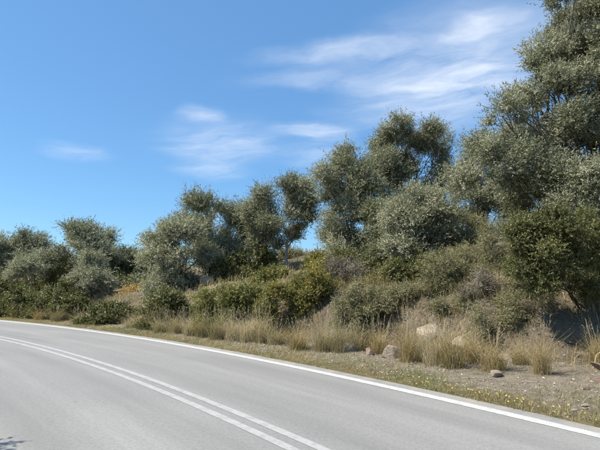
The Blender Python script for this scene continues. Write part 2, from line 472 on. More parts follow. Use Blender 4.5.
def foliage(lobes, n_leaf, leaf_len, leaf_w, clump_r, rng, per_twig=9, up=.35, low=-.45, shell=.5, clump_n=None, soft=1.04):
    """lobes: (m,6) centre xyz, radii xyz. Returns verts, faces, attrs and the clump centres."""
    lobes = np.asarray(lobes, float); m = len(lobes)
    area = lobes[:, 3] * lobes[:, 5] + lobes[:, 3] * lobes[:, 4]
    nc = clump_n or int(np.clip(area.sum() * 3.2 / (clump_r ** 2), 12, 900) / 2.6)
    li = rng.choice(m, nc * 3, p=area / area.sum())
    dr = nrm(rng.normal(size=(nc * 3, 3)))
    keep = (dr[:, 2] > low) | (rng.random(nc * 3) < .25); li, dr = li[keep], dr[keep]
    rad = shell + (soft - shell) * rng.random(len(li)) ** .6
    c = lobes[li, :3] + dr * rad[:, None] * lobes[li, 3:]
    gap = vnoise(c[:, 0] * 1.3 + c[:, 2] * .9, c[:, 1] * 1.3 - c[:, 2] * 1.1, 7) > -.20 + .14 * (rad > .9)
    c, li, rad = c[gap], li[gap], rad[gap]
    q = np.linalg.norm((c[:, None, :] - lobes[None, :, :3]) / lobes[None, :, 3:], axis=2)
    q[np.arange(len(li)), li] = 9
    keep = q.min(1) > .38
    c, li, rad = c[keep][:nc], li[keep][:nc], rad[keep][:nc]; nc = len(c)
    cr = clump_r * rng.uniform(.45, 1.3, nc) * np.clip(1.75 - .85 * rad, .5, 1.2)
    ntw = max(1, int(n_leaf * LEAF_MUL) // per_twig)
    ci = rng.choice(nc, ntw, p=cr ** 2 / (cr ** 2).sum())
    off = rng.normal(size=(ntw, 3)) * np.array([.44, .44, .36])
    st = c[ci] + off * cr[ci][:, None]
    lo = lobes[li[ci]]
    out = nrm((st - lo[:, :3]) / lo[:, 3:])
    td = nrm(out * .6 + off * .7 + np.array([0, 0, up]) + rng.normal(size=(ntw, 3)) * .45)
    tl = leaf_len * per_twig * .42 * rng.uniform(.6, 1.2, ntw)
    k = np.tile(np.linspace(0, 1, per_twig), ntw); ti = np.repeat(np.arange(ntw), per_twig)
    base = st[ti] + td[ti] * (tl[ti] * (k - .4))[:, None]
    ax = nrm(td[ti] * .75 + rng.normal(size=(len(ti), 3)) * .55)
    sz = rng.uniform(.7, 1.25, len(ti)) * (1 - .25 * k)
    V = leaf_tris(base, ax, leaf_len * sz * 1.15, leaf_w * sz * 1.2, nrm(nrm(off) * .7 + out * .5 + np.array([0, 0, .35]))[ti], rng)
    cl = rng.random(nc)
    tw = rng.random(ntw)
    return V, {'leaf': rng.random(len(ti)) * .7 + tw[ti] * .3, 'clump': cl[ci][ti]}, c, li


def px_lobes(lob, Y, rng, deep=1.0, flat=1.0):
    """outline lobes (px, py, radius px[, metres further back]) at distance Y; each is a round mass in space"""
    L = []
    xs = [l[0] for l in lob]; half = (max(xs) - min(xs)) / 2 * Y / F
    for l in lob:
        dy = l[3] if len(l) > 3 else rng.uniform(-.55, .55) * half * deep
        y = Y + dy; r = l[2] * y / F
        L.append([*at(l[0], l[1], y), r * rng.uniform(.95, 1.12), r * rng.uniform(.95, 1.15), r * .95 * flat])
    return np.array(L)


def woody(base, fork, lobes, par, clumps, li, r0, rng, twig_share=1.0, sides=6):
    """trunk to the fork, a limb to every lobe, a branch to the clumps"""
    big, small, ways = [], [], []
    t = wander(base, fork, 9, .09, rng)
    big.append((t, np.linspace(1.25, .72, 9) * r0 * np.array([1.3, 1.08] + [1] * 7)))
    for k, lo in enumerate(lobes):
        end = lo[:3]
        ln = np.linalg.norm(end - fork)
        sub = par[k] >= 0
        st = ways[par[k]][rng.integers(4, 8)] if sub else t[rng.integers(5, 9)]
        p = wander(st, end, 9, .11, rng, .06); ways.append(p)
        r1 = (.5 if sub else 1.0) * r0 * np.clip(.2 + .12 * rng.random() + .03 * lo[3], .15, .4)
        big.append((p, np.linspace(r1, r1 * .35, 9)))
        mine = clumps[li == k]
        for c in mine:
            if rng.random() > twig_share: continue
            s = p[rng.integers(4, 9)]
            q = wander(s, c, 5, .08, rng)
            small.append((q, np.linspace(r1 * .28, r1 * .08, 5)))
    V1, F1 = tubes(big, sides)
    if small:
        V2, F2 = tubes(small, 3)
        V1, F1 = np.concatenate([V1, V2]), np.concatenate([F1, F2 + len(V1)])
    return V1, F1


def make_tree(name, label, cat, group, lob, Y, trunk_px, n_leaf, leaf='olive_leaf', bark='olive_bark', leaf_len=.085, leaf_w=.026, clump_r=.42, r0=.16,
              seed=0, fork=.35, trunk_Y=None, deep=1.0, extra=0, up=.35, low=-.45, parts=('trunk', 'crown'), shell=.5, twig_share=1.0, clump_n=None, skirt=False, split=4):
    rng = np.random.default_rng(1000 + seed)
    lobes = px_lobes(lob, Y, rng, deep)
    # the crown is as deep as it is wide: further masses behind the ones in outline
    cen = lobes[:, :3].mean(0); half = np.ptp(lobes[:, 0]) / 2
    add = []
    for _ in range(extra):
        l = lobes[rng.integers(len(lobes))].copy()
        l[1] = cen[1] + rng.uniform(.3, 1.0) * half * rng.choice([-.6, 1.0]); l[2] -= rng.uniform(0, .25) * l[5]; l[:2] += rng.normal(size=2) * .2
        l[3:] *= .85
        add.append(l)
    if add: lobes = np.concatenate([lobes, np.array(add)])
    if skirt:
        low_l = []
        for l in lobes:
            g = gz(l[0], l[1]); z = l[2]
            while z - l[5] * .5 > g and len(low_l) < 30:
                z -= l[5] * 1.1
                q = l.copy(); q[2] = max(z, g + .1); q[:2] += rng.normal(size=2) * .12; q[3:] *= rng.uniform(.85, 1.05); low_l.append(q)
        if low_l: lobes = np.concatenate([lobes, np.array(low_l)])
    par = [-1] * len(lobes)
    if split:                                  # each mass of a tree crown breaks into smaller uneven ones
        br, par = [], []
        for l in lobes:
            me_i = len(br); br.append([*l[:3], *(l[3:] * .98)]); par.append(-1)
            for _ in range(split):
                dv = nrm(rng.normal(size=3))
                br.append([*(l[:3] + dv * l[3:] * rng.uniform(.6, 1.05)), *(l[3:] * rng.uniform(.28, .55))]); par.append(me_i)
        lobes = np.array(br)
    tY = trunk_Y or Y
    bx, by = at(trunk_px, 270, tY)[:2]
    bz = gz(bx, by)
    base = np.array([bx, by, bz - .12])
    org = np.array([bx, by, bz])
    top = lobes[:, 2].max()
    fk = np.array([bx * .6 + cen[0] * .4, by * .6 + cen[1] * .4, bz + fork * (cen[2] - bz) + .1])
    V, at_, cl, li = foliage(lobes, n_leaf, leaf_len, leaf_w, clump_r, rng, up=up, low=low, shell=shell, clump_n=clump_n)
    wv, wf = woody(base, fk, lobes, par, cl, li, r0, rng, twig_share)
    root = link(name, None, None, loc=org); tag(root, label, cat, group)
    # keep foliage above the soil
    ok = V[:, 0, 2] > ground_z(V[:, 0, 0], V[:, 0, 1], False) - .02
    Vq = V[ok]; at_ = {k: v[ok] for k, v in at_.items()}
    link(parts[0], mesh_np(parts[0], wv - org, wf, smooth=True), bark, root)
    link(parts[1], mesh_np(parts[1], Vq.reshape(-1, 3) - org, np.arange(len(Vq) * 3).reshape(-1, 3), at_), leaf, root)
    return root


# ------------------------------------------------------------------ the setting
def ground():
    ss = np.unique(np.concatenate([np.arange(-14, -4, .4), np.arange(-4, 10, .12), np.arange(10, 46, .3), np.linspace(46, 182.6, 45), np.linspace(-182.6, -14, 55)]))
    ss = ss[:-1] if ss[-1] - ss[0] > 2 * np.pi * R0 - .01 else ss
    dd = np.concatenate([[-57.5, -50, -40, -30, -20, -14, -11, -9.5], np.arange(-8.6, -6.3, .3), [-6.26, -6.24, -4, -2, 0, .25, .32], np.arange(.4, 7, .1), np.arange(7, 9, .2), np.arange(9, 16, .4),
                         np.arange(16, 40, 1.5), [42, 46, 52, 60, 75, 100, 150, 250, 450, 900]])
    S, D = np.meshgrid(ss, dd, indexing='ij')
    x, y = unpolar(D, S); z = ground_z(x, y)
    n, k = S.shape
    V = np.stack([x, y, z], -1).reshape(-1, 3)
    i = np.arange(n)[:, None]; j = np.arange(k - 1)[None, :]; i2 = (i + 1) % n
    Fq = np.stack([i * k + j, i * k + j + 1, i2 * k + j + 1, i2 * k + j], -1).reshape(-1, 4)[:, ::-1]
    o = link('ground', mesh_np('ground', V, Fq, smooth=True), 'dry_roadside_earth'); o['kind'] = 'structure'


def strip(name, d0, d1, z, mat, s0=-95, s1=120, step=.5, skirt=0.0, wob=0.0):
    s = np.arange(s0, s1, step)
    e0 = d0 + wob * fbm(s, s * 0 + 3, 1.7, 41, 3); e1 = d1 + wob * fbm(s, s * 0 + 9, 1.7, 47, 3)
    cols = [(e0, z), ((d0 + d1) / 2 + s * 0, z), (e1, z)]
    if skirt: cols = [(e0 - .05, z - skirt)] + cols + [(e1 + .05, z - skirt)]
    P = []
    for d, zz in cols:
        x, y = unpolar(d, s); P.append(np.stack([x, y, np.full_like(x, zz)], -1))
    P = np.stack(P, 1); n, k = P.shape[:2]
    i = np.arange(n - 1)[:, None]; j = np.arange(k - 1)[None, :]
    Fq = np.stack([i * k + j, i * k + j + 1, (i + 1) * k + j + 1, (i + 1) * k + j], -1).reshape(-1, 4)
    o = link(name, mesh_np(name, P.reshape(-1, 3), Fq), mat); o['kind'] = 'structure'
    return o


ground()
strip('road', -6.35, .36, 0.0, 'worn_asphalt', skirt=.12, wob=.05)
strip('edge_line', -.10, .11, .004, 'white_road_paint', wob=.015)
strip('centre_line', -LANE - .18, -LANE - .065, .004, 'worn_centre_paint', wob=.006)
strip('centre_line', -LANE + .075, -LANE + .19, .004, 'worn_centre_paint', wob=.006)
strip('edge_line', -6.05, -5.87, .004, 'white_road_paint', wob=.01)

# ------------------------------------------------------------------ trees
OG = 'olive trees on the roadside bank'
LG = 'trees at the far end of the bend'


def T(*a, **k):
    return make_tree('olive_tree', *a, **k)


T('huge grey-green olive tree filling the upper right corner', 'tree', OG,
  [(585, 15, 24), (567, 28, 18), (548, 62, 18), (562, 82, 24), (592, 68, 26), (530, 92, 17), (513, 112, 15), (507, 138, 15), (532, 125, 22), (562, 122, 24), (592, 120, 26),
   (522, 158, 17), (550, 165, 20), (585, 165, 24), (505, 185, 12), (540, 195, 16), (575, 200, 18), (612, 40, 28), (625, 90, 30), (618, 140, 28), (577, -12, 22), (604, -28, 26), (640, 10, 30), (610, 195, 24), (560, 190, 20), (590, 205, 20), (525, 190, 16), (575, 140, 24), (600, 95, 26), (575, 50, 22), (575, 205, 18, -1.6), (600, 180, 24, -1.8), (548, 178, 16, -1.2), (650, 120, 30), (645, 180, 28), (502, 116, 14), (518, 92, 14), (498, 152, 12), (548, 48, 14), (500, 178, 12), (535, 75, 14), (520, 140, 16)],
  13.0, 606, 320000, 'olive_leaf', seed=1, r0=.14, clump_r=.36, extra=6, leaf_len=.07, leaf_w=.023, shell=.25, fork=.3, twig_share=.8)
T('thin airy olive tree with sky showing through, left of the huge right-hand one', 'tree', OG,
  [(478, 146, 10), (470, 166, 10), (492, 160, 11), (482, 186, 12), (500, 178, 11), (474, 204, 11), (494, 204, 12), (466, 188, 9), (488, 138, 7), (462, 210, 10), (484, 214, 12), (504, 200, 12), (500, 150, 9), (470, 222, 10)],
  18.0, 488, 46000, 'olive_leaf', seed=2, r0=.08, clump_r=.34, leaf_len=.08, leaf_w=.024, extra=2)
T('tall olive tree with the round tufted top in the middle of the row', 'tree', OG,
  [(398, 134, 14), (413, 141, 11), (431, 131, 9), (385, 150, 14), (410, 160, 16), (380, 167, 14), (434, 147, 10), (442, 166, 12), (425, 178, 14), (448, 186, 11), (395, 180, 14), (455, 176, 8)],
  21.0, 408, 85000, 'olive_leaf', seed=3, r0=.13, shell=.3, clump_r=.42, extra=5, leaf_len=.09, leaf_w=.026)
T('broad olive tree left of the tufted tall one, crown hanging low', 'tree', OG,
  [(326, 176, 11), (345, 166, 15), (362, 180, 17), (336, 194, 17), (352, 214, 16), (331, 219, 13), (326, 240, 11), (362, 240, 13), (345, 250, 12), (350, 156, 9), (375, 195, 13), (335, 262, 11), (352, 268, 13), (370, 262, 12), (322, 228, 9), (345, 232, 15)],
  19.0, 360, 90000, 'olive_leaf', seed=4, r0=.13, shell=.3, clump_r=.40, extra=4, leaf_len=.085, leaf_w=.025)
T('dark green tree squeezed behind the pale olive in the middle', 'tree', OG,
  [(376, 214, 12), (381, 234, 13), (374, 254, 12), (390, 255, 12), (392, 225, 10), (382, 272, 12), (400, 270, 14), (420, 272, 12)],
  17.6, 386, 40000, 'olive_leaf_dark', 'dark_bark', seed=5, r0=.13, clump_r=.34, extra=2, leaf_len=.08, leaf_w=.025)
T('pale silvery olive tree with rounded crown in front of the middle group', 'tree', OG,
  [(421, 205, 19), (402, 216, 17), (440, 209, 17), (456, 217, 11), (411, 235, 15), (401, 250, 11), (447, 235, 13), (430, 230, 17), (390, 235, 10), (425, 250, 12), (456, 232, 10)],
  15.5, 412, 78000, 'olive_leaf_pale', seed=6, r0=.15, clump_r=.32, extra=3, leaf_len=.075, leaf_w=.022, low=-.3)
T('slender olive tree with a visible grey trunk above the bright bush', 'tree', OG,
  [(262, 198, 8), (285, 194, 14), (301, 188, 13), (279, 214, 15), (302, 211, 12), (262, 224, 11), (270, 240, 12), (256, 212, 9), (296, 232, 10), (310, 202, 8), (312, 216, 7)],
  22.0, 288, 62000, 'olive_leaf', 'pale_bark', seed=7, r0=.075, clump_r=.40, extra=2, leaf_len=.095, leaf_w=.027, fork=.45)
T('wide olive tree left of the slender one, dark gap below its crown', 'tree', OG,
  [(196, 211, 14), (215, 214, 15), (233, 218, 13), (180, 222, 11), (215, 238, 17), (240, 238, 13), (236, 256, 13), (200, 228, 14), (247, 215, 8), (222, 260, 12), (250, 262, 12), (255, 246, 12), (242, 225, 12), (208, 252, 14)],
  24.0, 222, 72000, 'olive_leaf', seed=8, r0=.11, shell=.3, clump_r=.46, extra=3, leaf_len=.105, leaf_w=.03)
T('pale bushy olive tree at the left end of the long row', 'tree', OG,
  [(158, 250, 12), (172, 235, 14), (190, 254, 20), (180, 275, 17), (206, 258, 14), (160, 270, 12), (150, 240, 7), (175, 256, 16), (200, 280, 14), (165, 288, 13), (148, 262, 9), (188, 232, 12), (185, 290, 12)],
  21.5, 186, 66000, 'olive_leaf_pale', seed=9, r0=.1, shell=.3, clump_r=.40, extra=3, leaf_len=.095, leaf_w=.028, low=-.6)
T('large round-topped grey tree, tallest of those on the left', 'tree', LG,
  [(86, 236, 14), (105, 244, 12), (68, 252, 14), (60, 244, 9), (90, 254, 16), (74, 240, 11), (112, 256, 10), (55, 262, 10)],
  28.0, 84, 46000, 'olive_leaf', seed=10, r0=.15, clump_r=.48, extra=2, leaf_len=.12, leaf_w=.036)
T('small pale grey olive in front of the tallest left-hand tree', 'tree', LG,
  [(94, 262, 11), (86, 284, 13), (104, 278, 11), (92, 297, 12), (84, 270, 9), (98, 288, 12)],
  23.5, 92, 36000, 'olive_leaf_pale', seed=11, r0=.1, clump_r=.36, extra=1, leaf_len=.1, leaf_w=.03, low=-.7)
T('dark green low tree beside the orange dried plants on the left slope', 'tree', LG,
  [(124, 262, 10), (136, 262, 9), (118, 275, 11), (140, 276, 10), (130, 280, 10), (146, 268, 7), (128, 255, 6)],
  29.0, 128, 30000, 'olive_leaf_dark', seed=12, r0=.1, clump_r=.45, extra=1, leaf_len=.12, leaf_w=.036, low=-.7)
T('grey tree whose crown meets the frame at the far left', 'tree', LG,
  [(10, 252, 13), (-8, 250, 14), (2, 268, 14), (18, 262, 9), (-20, 264, 14)],
  30.0, 4, 34000, 'olive_leaf', seed=13, r0=.13, clump_r=.5, extra=1, leaf_len=.125, leaf_w=.038)
T('rounded grey tree second from the left end of the bend', 'tree', LG,
  [(32, 245, 11), (24, 254, 11), (42, 252, 9), (34, 264, 13), (50, 268, 10)],
  31.0, 33, 30000, 'olive_leaf', seed=14, r0=.12, clump_r=.5, extra=1, leaf_len=.125, leaf_w=.038)
T('small tree with a thin pale leaning trunk near the left edge', 'tree', LG,
  [(22, 268, 8), (32, 268, 8), (14, 276, 7), (27, 260, 6), (42, 266, 6)],
  26.0, 34, 14000, 'olive_leaf_pale', 'pale_bark', seed=15, r0=.038, clump_r=.3, leaf_len=.1, leaf_w=.03, fork=.8, low=-.1)
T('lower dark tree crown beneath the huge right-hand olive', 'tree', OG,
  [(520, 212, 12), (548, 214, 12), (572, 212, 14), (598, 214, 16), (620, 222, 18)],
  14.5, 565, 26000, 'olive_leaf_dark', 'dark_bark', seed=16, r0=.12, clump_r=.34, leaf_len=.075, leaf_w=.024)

# ------------------------------------------------------------------ bushes and scrub
BG = 'evergreen bushes along the foot of the bank'
SG = 'scrub bushes on the right-hand bank'
BP = ('stem', 'foliage')


def B(label, group, lob, Y, tpx, n, leaf, seed, name='bush', **k):
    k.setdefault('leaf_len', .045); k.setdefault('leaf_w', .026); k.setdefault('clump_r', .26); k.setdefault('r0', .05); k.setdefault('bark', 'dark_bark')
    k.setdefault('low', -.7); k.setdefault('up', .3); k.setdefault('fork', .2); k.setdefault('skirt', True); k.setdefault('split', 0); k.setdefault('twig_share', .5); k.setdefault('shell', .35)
    return make_tree(name, label, 'bush', group, lob, Y, tpx, n, leaf, seed=100 + seed, parts=BP, **k)


B('dark green rounded bush at the road bend below the orange plants', BG, [(95, 315, 9), (106, 312, 10), (118, 313, 9), (128, 318, 8), (110, 321, 8), (92, 321, 6)], 19.6, 108, 26000, 'evergreen_leaf', 1, leaf_len=.07, leaf_w=.042, extra=1)
B('dark bush under the pale bushy olive, left of the bright hedge', BG, [(158, 305, 11), (172, 300, 12), (186, 305, 12), (164, 313, 9), (180, 313, 9), (150, 312, 8)], 17.5, 170, 26000, 'evergreen_leaf', 2, leaf_len=.065, leaf_w=.04, extra=1)
B('bright green spreading bush below the wide olive tree', BG, [(208, 302, 12), (224, 295, 13), (241, 292, 12), (254, 296, 11), (232, 305, 13), (215, 311, 9), (250, 308, 11), (246, 284, 7)], 16.2, 232, 36000, 'bright_leaf', 3, leaf_len=.05, leaf_w=.03, extra=1)
B('tall yellow-green bush below the slender olive trunk', BG, [(278, 298, 14), (296, 286, 14), (313, 281, 13), (324, 290, 13), (305, 302, 15), (285, 312, 12), (320, 308, 12), (270, 308, 9), (303, 318, 11), (316, 272, 7)], 14.6, 300, 60000, 'yellowing_leaf', 4, leaf_len=.046, leaf_w=.028, extra=2)
B('pale green low bush above the tan boulder', BG, [(348, 300, 12), (365, 294, 12), (382, 297, 12), (394, 303, 10), (358, 308, 11), (376, 309, 11), (340, 308, 8)], 12.6, 368, 44000, 'scrub_leaf', 5, leaf_len=.045, leaf_w=.015, clump_r=.2, extra=1)
B('grey half-bare bush left of the dark tree trunks', BG, [(336, 268, 10), (348, 274, 11), (340, 284, 10), (354, 286, 9), (330, 280, 7)], 15.6, 342, 9000, 'dead_twig', 6, leaf_len=.11, leaf_w=.012, clump_r=.24, bark='pale_bark')
B('low dark bush at the far left end beside the road', BG, [(10, 292, 13), (24, 298, 11), (-4, 298, 13), (14, 306, 10), (-14, 306, 12), (26, 308, 8)], 23.6, 12, 26000, 'evergreen_leaf', 7, leaf_len=.085, leaf_w=.05)
B('dark bush under the small pale-trunked tree', BG, [(38, 300, 10), (52, 294, 11), (46, 306, 10), (30, 308, 8), (58, 306, 8)], 23.0, 44, 24000, 'evergreen_leaf', 8, leaf_len=.085, leaf_w=.05)
B('dark green bush at the foot of the small grey left-hand olive', BG, [(66, 290, 12), (76, 300, 10), (64, 304, 10), (80, 309, 8), (72, 310, 7)], 22.2, 70, 20000, 'evergreen_leaf', 9, leaf_len=.08, leaf_w=.048)
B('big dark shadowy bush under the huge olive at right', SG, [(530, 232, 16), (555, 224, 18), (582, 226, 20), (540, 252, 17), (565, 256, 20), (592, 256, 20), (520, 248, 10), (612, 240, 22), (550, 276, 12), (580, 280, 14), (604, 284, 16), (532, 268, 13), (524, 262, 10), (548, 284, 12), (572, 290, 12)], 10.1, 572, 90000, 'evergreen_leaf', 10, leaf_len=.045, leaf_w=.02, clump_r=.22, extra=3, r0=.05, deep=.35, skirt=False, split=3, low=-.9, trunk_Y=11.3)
B('yellow-green feathery scrub left of the big dark bush', SG, [(505, 228, 13), (488, 236, 12), (470, 244, 12), (498, 250, 13), (455, 250, 9), (480, 258, 12), (516, 220, 9)], 13.2, 488, 56000, 'scrub_leaf', 11, leaf_len=.055, leaf_w=.0105, clump_r=.2, up=.5, extra=1)
B('sparse scrub on the bank right of the pale silvery olive', SG, [(440, 262, 11), (458, 268, 12), (474, 276, 12), (446, 280, 11), (430, 275, 8), (462, 288, 10), (436, 292, 8)], 12.6, 452, 44000, 'scrub_leaf', 12, deep=.5, leaf_len=.052, leaf_w=.0105, clump_r=.18, up=.45, extra=1)
B('purplish grey twiggy bush on the bare earth bank', SG, [(482, 286, 10), (497, 290, 10), (512, 294, 9), (470, 296, 8), (490, 300, 8)], 11.6, 492, 7000, 'dead_twig', 13, deep=.4, skirt=False, leaf_len=.09, leaf_w=.010, clump_r=.2, bark='pale_bark', extra=1)
B('low green scrub in the shade beneath the big dark bush', SG, [(520, 276, 9), (534, 284, 9), (512, 268, 8), (528, 294, 7), (546, 298, 8)], 11.6, 524, 20000, 'scrub_leaf', 14, deep=.4, leaf_len=.05, leaf_w=.0105, clump_r=.17, up=.4)
B('small green bush behind the yellow-green one, below the slender trunk', BG, [(262, 272, 8), (276, 276, 8), (268, 282, 8)], 19.5, 268, 12000, 'bright_leaf', 15, leaf_len=.065, leaf_w=.038)
B('yellowish bush on the slope under the gap of sky', BG, [(318, 256, 7), (330, 254, 8), (324, 264, 7)], 19.0, 324, 9000, 'yellowing_leaf', 16, leaf_len=.065, leaf_w=.038)
B('orange dried bushy plants on the left slope', BG, [(112, 299, 3), (120, 297, 3), (128, 295, 3), (136, 294, 3), (146, 291, 4), (154, 290, 4), (140, 297, 3), (162, 288, 4)], 23.6, 138, 5000, 'orange_dry_leaf', 17, name='dried_plant', leaf_len=.13, leaf_w=.03, clump_r=.16, skirt=False)
UG = 'undergrowth beneath the trees on the bank'
for q in [
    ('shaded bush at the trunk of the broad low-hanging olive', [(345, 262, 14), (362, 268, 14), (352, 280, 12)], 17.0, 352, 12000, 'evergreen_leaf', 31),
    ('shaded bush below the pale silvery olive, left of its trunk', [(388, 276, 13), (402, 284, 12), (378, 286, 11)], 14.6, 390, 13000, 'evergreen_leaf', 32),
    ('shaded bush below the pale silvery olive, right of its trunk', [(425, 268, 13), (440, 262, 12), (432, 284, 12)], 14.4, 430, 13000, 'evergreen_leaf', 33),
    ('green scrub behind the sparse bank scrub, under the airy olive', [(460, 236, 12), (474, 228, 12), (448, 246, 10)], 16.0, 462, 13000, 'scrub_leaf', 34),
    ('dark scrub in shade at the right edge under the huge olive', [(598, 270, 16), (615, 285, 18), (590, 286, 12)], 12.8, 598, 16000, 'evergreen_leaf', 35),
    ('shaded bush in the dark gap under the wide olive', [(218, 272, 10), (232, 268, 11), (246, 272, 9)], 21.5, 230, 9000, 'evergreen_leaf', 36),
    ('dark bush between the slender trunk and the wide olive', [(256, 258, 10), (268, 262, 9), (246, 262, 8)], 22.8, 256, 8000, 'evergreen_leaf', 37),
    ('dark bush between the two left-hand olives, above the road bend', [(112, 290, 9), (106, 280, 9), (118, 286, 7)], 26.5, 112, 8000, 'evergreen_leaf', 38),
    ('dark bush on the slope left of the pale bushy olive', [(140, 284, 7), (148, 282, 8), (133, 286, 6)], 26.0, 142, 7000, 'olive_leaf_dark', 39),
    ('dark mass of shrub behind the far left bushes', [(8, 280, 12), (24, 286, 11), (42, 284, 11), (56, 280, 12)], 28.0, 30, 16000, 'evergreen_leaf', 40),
    ('grey-green scrub on the crest behind the slender olive', [(300, 256, 5), (312, 253, 4), (290, 254, 6)], 27.0, 300, 6000, 'scrub_leaf', 41),
    ('small grey-green scrub clinging low on the earth bank, behind the tall tuft', [(452, 312, 6), (464, 308, 6), (442, 306, 5)], 11.6, 452, 6000, 'scrub_leaf', 44),
    ('twiggy shrublet on the earth bank above the narrow lone tuft', [(532, 304, 6), (542, 308, 6), (524, 310, 5), (550, 300, 6)], 10.9, 536, 6000, 'dead_twig', 45),
    ('grey-green scrub spilling down the earth bank right of the purplish twigs', [(515, 300, 7), (528, 306, 7), (506, 308, 6), (540, 312, 6)], 10.7, 520, 8000, 'scrub_leaf', 47),
    ('low straggly scrub on the earth bank above the pale rounded stone', [(482, 314, 5), (494, 318, 5), (504, 314, 5), (474, 310, 5)], 10.6, 490, 6000, 'scrub_leaf', 48),
    ('low scrub on the bank between pale green bush and sparse scrub', [(412, 292, 10), (424, 300, 9), (404, 302, 8)], 12.7, 414, 10000, 'scrub_leaf', 42),
    ('low dry scrub on the earth bank under the purplish twigs', [(470, 302, 6), (486, 305, 6), (504, 303, 6), (520, 305, 6)], 11.5, 496, 8000, 'scrub_leaf', 43),
]:
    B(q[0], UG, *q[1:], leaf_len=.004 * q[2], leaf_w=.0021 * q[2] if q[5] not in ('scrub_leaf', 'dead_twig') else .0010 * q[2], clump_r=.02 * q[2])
B('leafy shrub on the near verge, left of the frame', BG, [(-232, 190, 34), (-215, 245, 38), (-255, 260, 44), (-232, 320, 44)], 4.5, -232, 9000, 'olive_leaf', 18, leaf_len=.09, leaf_w=.03, clump_r=.18)


# ------------------------------------------------------------------ grass
def blades(base, hgt, width, lean, rng, droop=.6):
    """curved blades of two segments: quad plus tip, as quads"""
    n = len(base); az = rng.uniform(0, 2 * np.pi, n)
    out = np.stack([np.cos(az), np.sin(az), np.zeros(n)], 1) * lean[:, None]
    side = np.stack([-np.sin(az + rng.normal(size=n)), np.cos(az), np.zeros(n)], 1); side = nrm(side)
    up = np.array([0, 0, 1.0])
    m = base + out * (hgt * .32)[:, None] + rng.normal(size=(n, 3)) * (hgt * .05)[:, None] + up * (hgt * .58)[:, None]
    t = base + out * (hgt * (1.0 + droop))[:, None] + up * (hgt * 1.0)[:, None]
    w = width[:, None]
    V = np.stack([base - side * w * .5, base + side * w * .5, m + side * w * .4, m - side * w * .4, t + side * w * .08, t - side * w * .08], 1)
    i = np.arange(n)[:, None] * 6
    Fq = np.concatenate([i + np.array([[0, 1, 2, 3]]), i + np.array([[3, 2, 4, 5]])], 1).reshape(-1, 4)
    return V.reshape(-1, 3), Fq


def tuft_proto(seed, n=420, plume=True):
    rng = np.random.default_rng(seed)
    r = .24 * rng.random(n) ** .7; a = rng.uniform(0, 2 * np.pi, n)
    base = np.stack([r * np.cos(a), r * np.sin(a), np.full(n, -.06)], 1)
    h = np.clip(rng.normal(.58, .24, n), .12, 1.15) * (1 - .9 * r); lean = np.abs(rng.normal(.26, .24, n)) + r * 1.1
    V, Fq = blades(base, h, rng.uniform(.004, .010, n), lean, rng)
    lf = np.repeat(np.clip(.25 + .45 * h * rng.random(n) + .25 * rng.random(n), 0, 1), 2); 
    return mesh_np('blades', V, Fq, {'leaf': lf, 'clump': np.full(len(lf), rng.random())})


def stalk_proto(seed, n=15):
    """seed stalks with a feathery head"""
    rng = np.random.default_rng(seed)
    V, Fq, off = [], [], 0
    for k in range(n):
        a = rng.uniform(0, 2 * np.pi); r = .1 * rng.random(); h = rng.uniform(.75, 1.2); ln = rng.uniform(.05, .35)
        b = np.array([r * np.cos(a), r * np.sin(a), -.05]); t = b + np.array([np.cos(a) * ln * h, np.sin(a) * ln * h, h])
        v, f = tubes([(wander(b, t, 4, .03, rng), np.array([.003, .003, .0025, .002]))], 3)
        V.append(v); Fq.append(f + off); off += len(v)
        m = 9; kk = rng.uniform(.72, 1.0, m); base = b + (t - b) * kk[:, None]
        ax = nrm((t - b) / h + rng.normal(size=(m, 3)) * .35)
        v, f = leaf_quads(base, ax, rng.uniform(.04, .08, m), rng.uniform(.005, .010, m), rng)
        V.append(v); Fq.append(f + off); off += len(v)
    V, Fq = np.concatenate(V), np.concatenate(Fq)
    return mesh_np('seed_stalks', V, Fq, {'leaf': rng.uniform(.45, 1, len(Fq)), 'clump': np.full(len(Fq), .6)})


TUFTS = [[tuft_proto(500 + i) for i in range(5)], [tuft_proto(520 + i) for i in range(4)]]
for me in TUFTS[0]: me.materials.append(MATS['straw'])
for me in TUFTS[1]: me.materials.append(MATS['straw_green'])
STALK = [stalk_proto(560 + i) for i in range(4)]
for me in STALK: me.materials.append(MATS['straw'])
TG = 'tall dry grass tufts along the foot of the bank'
tuft_rng = np.random.default_rng(77)


def tuft(px, Y, h, w, label, green=0, stalks=True):
    x, y = at(px, 340, Y)[:2]; z = gz(x, y)
    r = link('grass_tuft', None, None, loc=(x, y, z)); tag(r, label, 'grass tuft', TG)
    r.rotation_euler.z = tuft_rng.uniform(0, 6.28); r.scale = (w * .85, w * .85, h * 1.0)
    o = link('blades', TUFTS[green][tuft_rng.integers(len(TUFTS[green]))], None, r)
    if stalks: link('seed_stalks', STALK[tuft_rng.integers(4)], None, r)
    return r


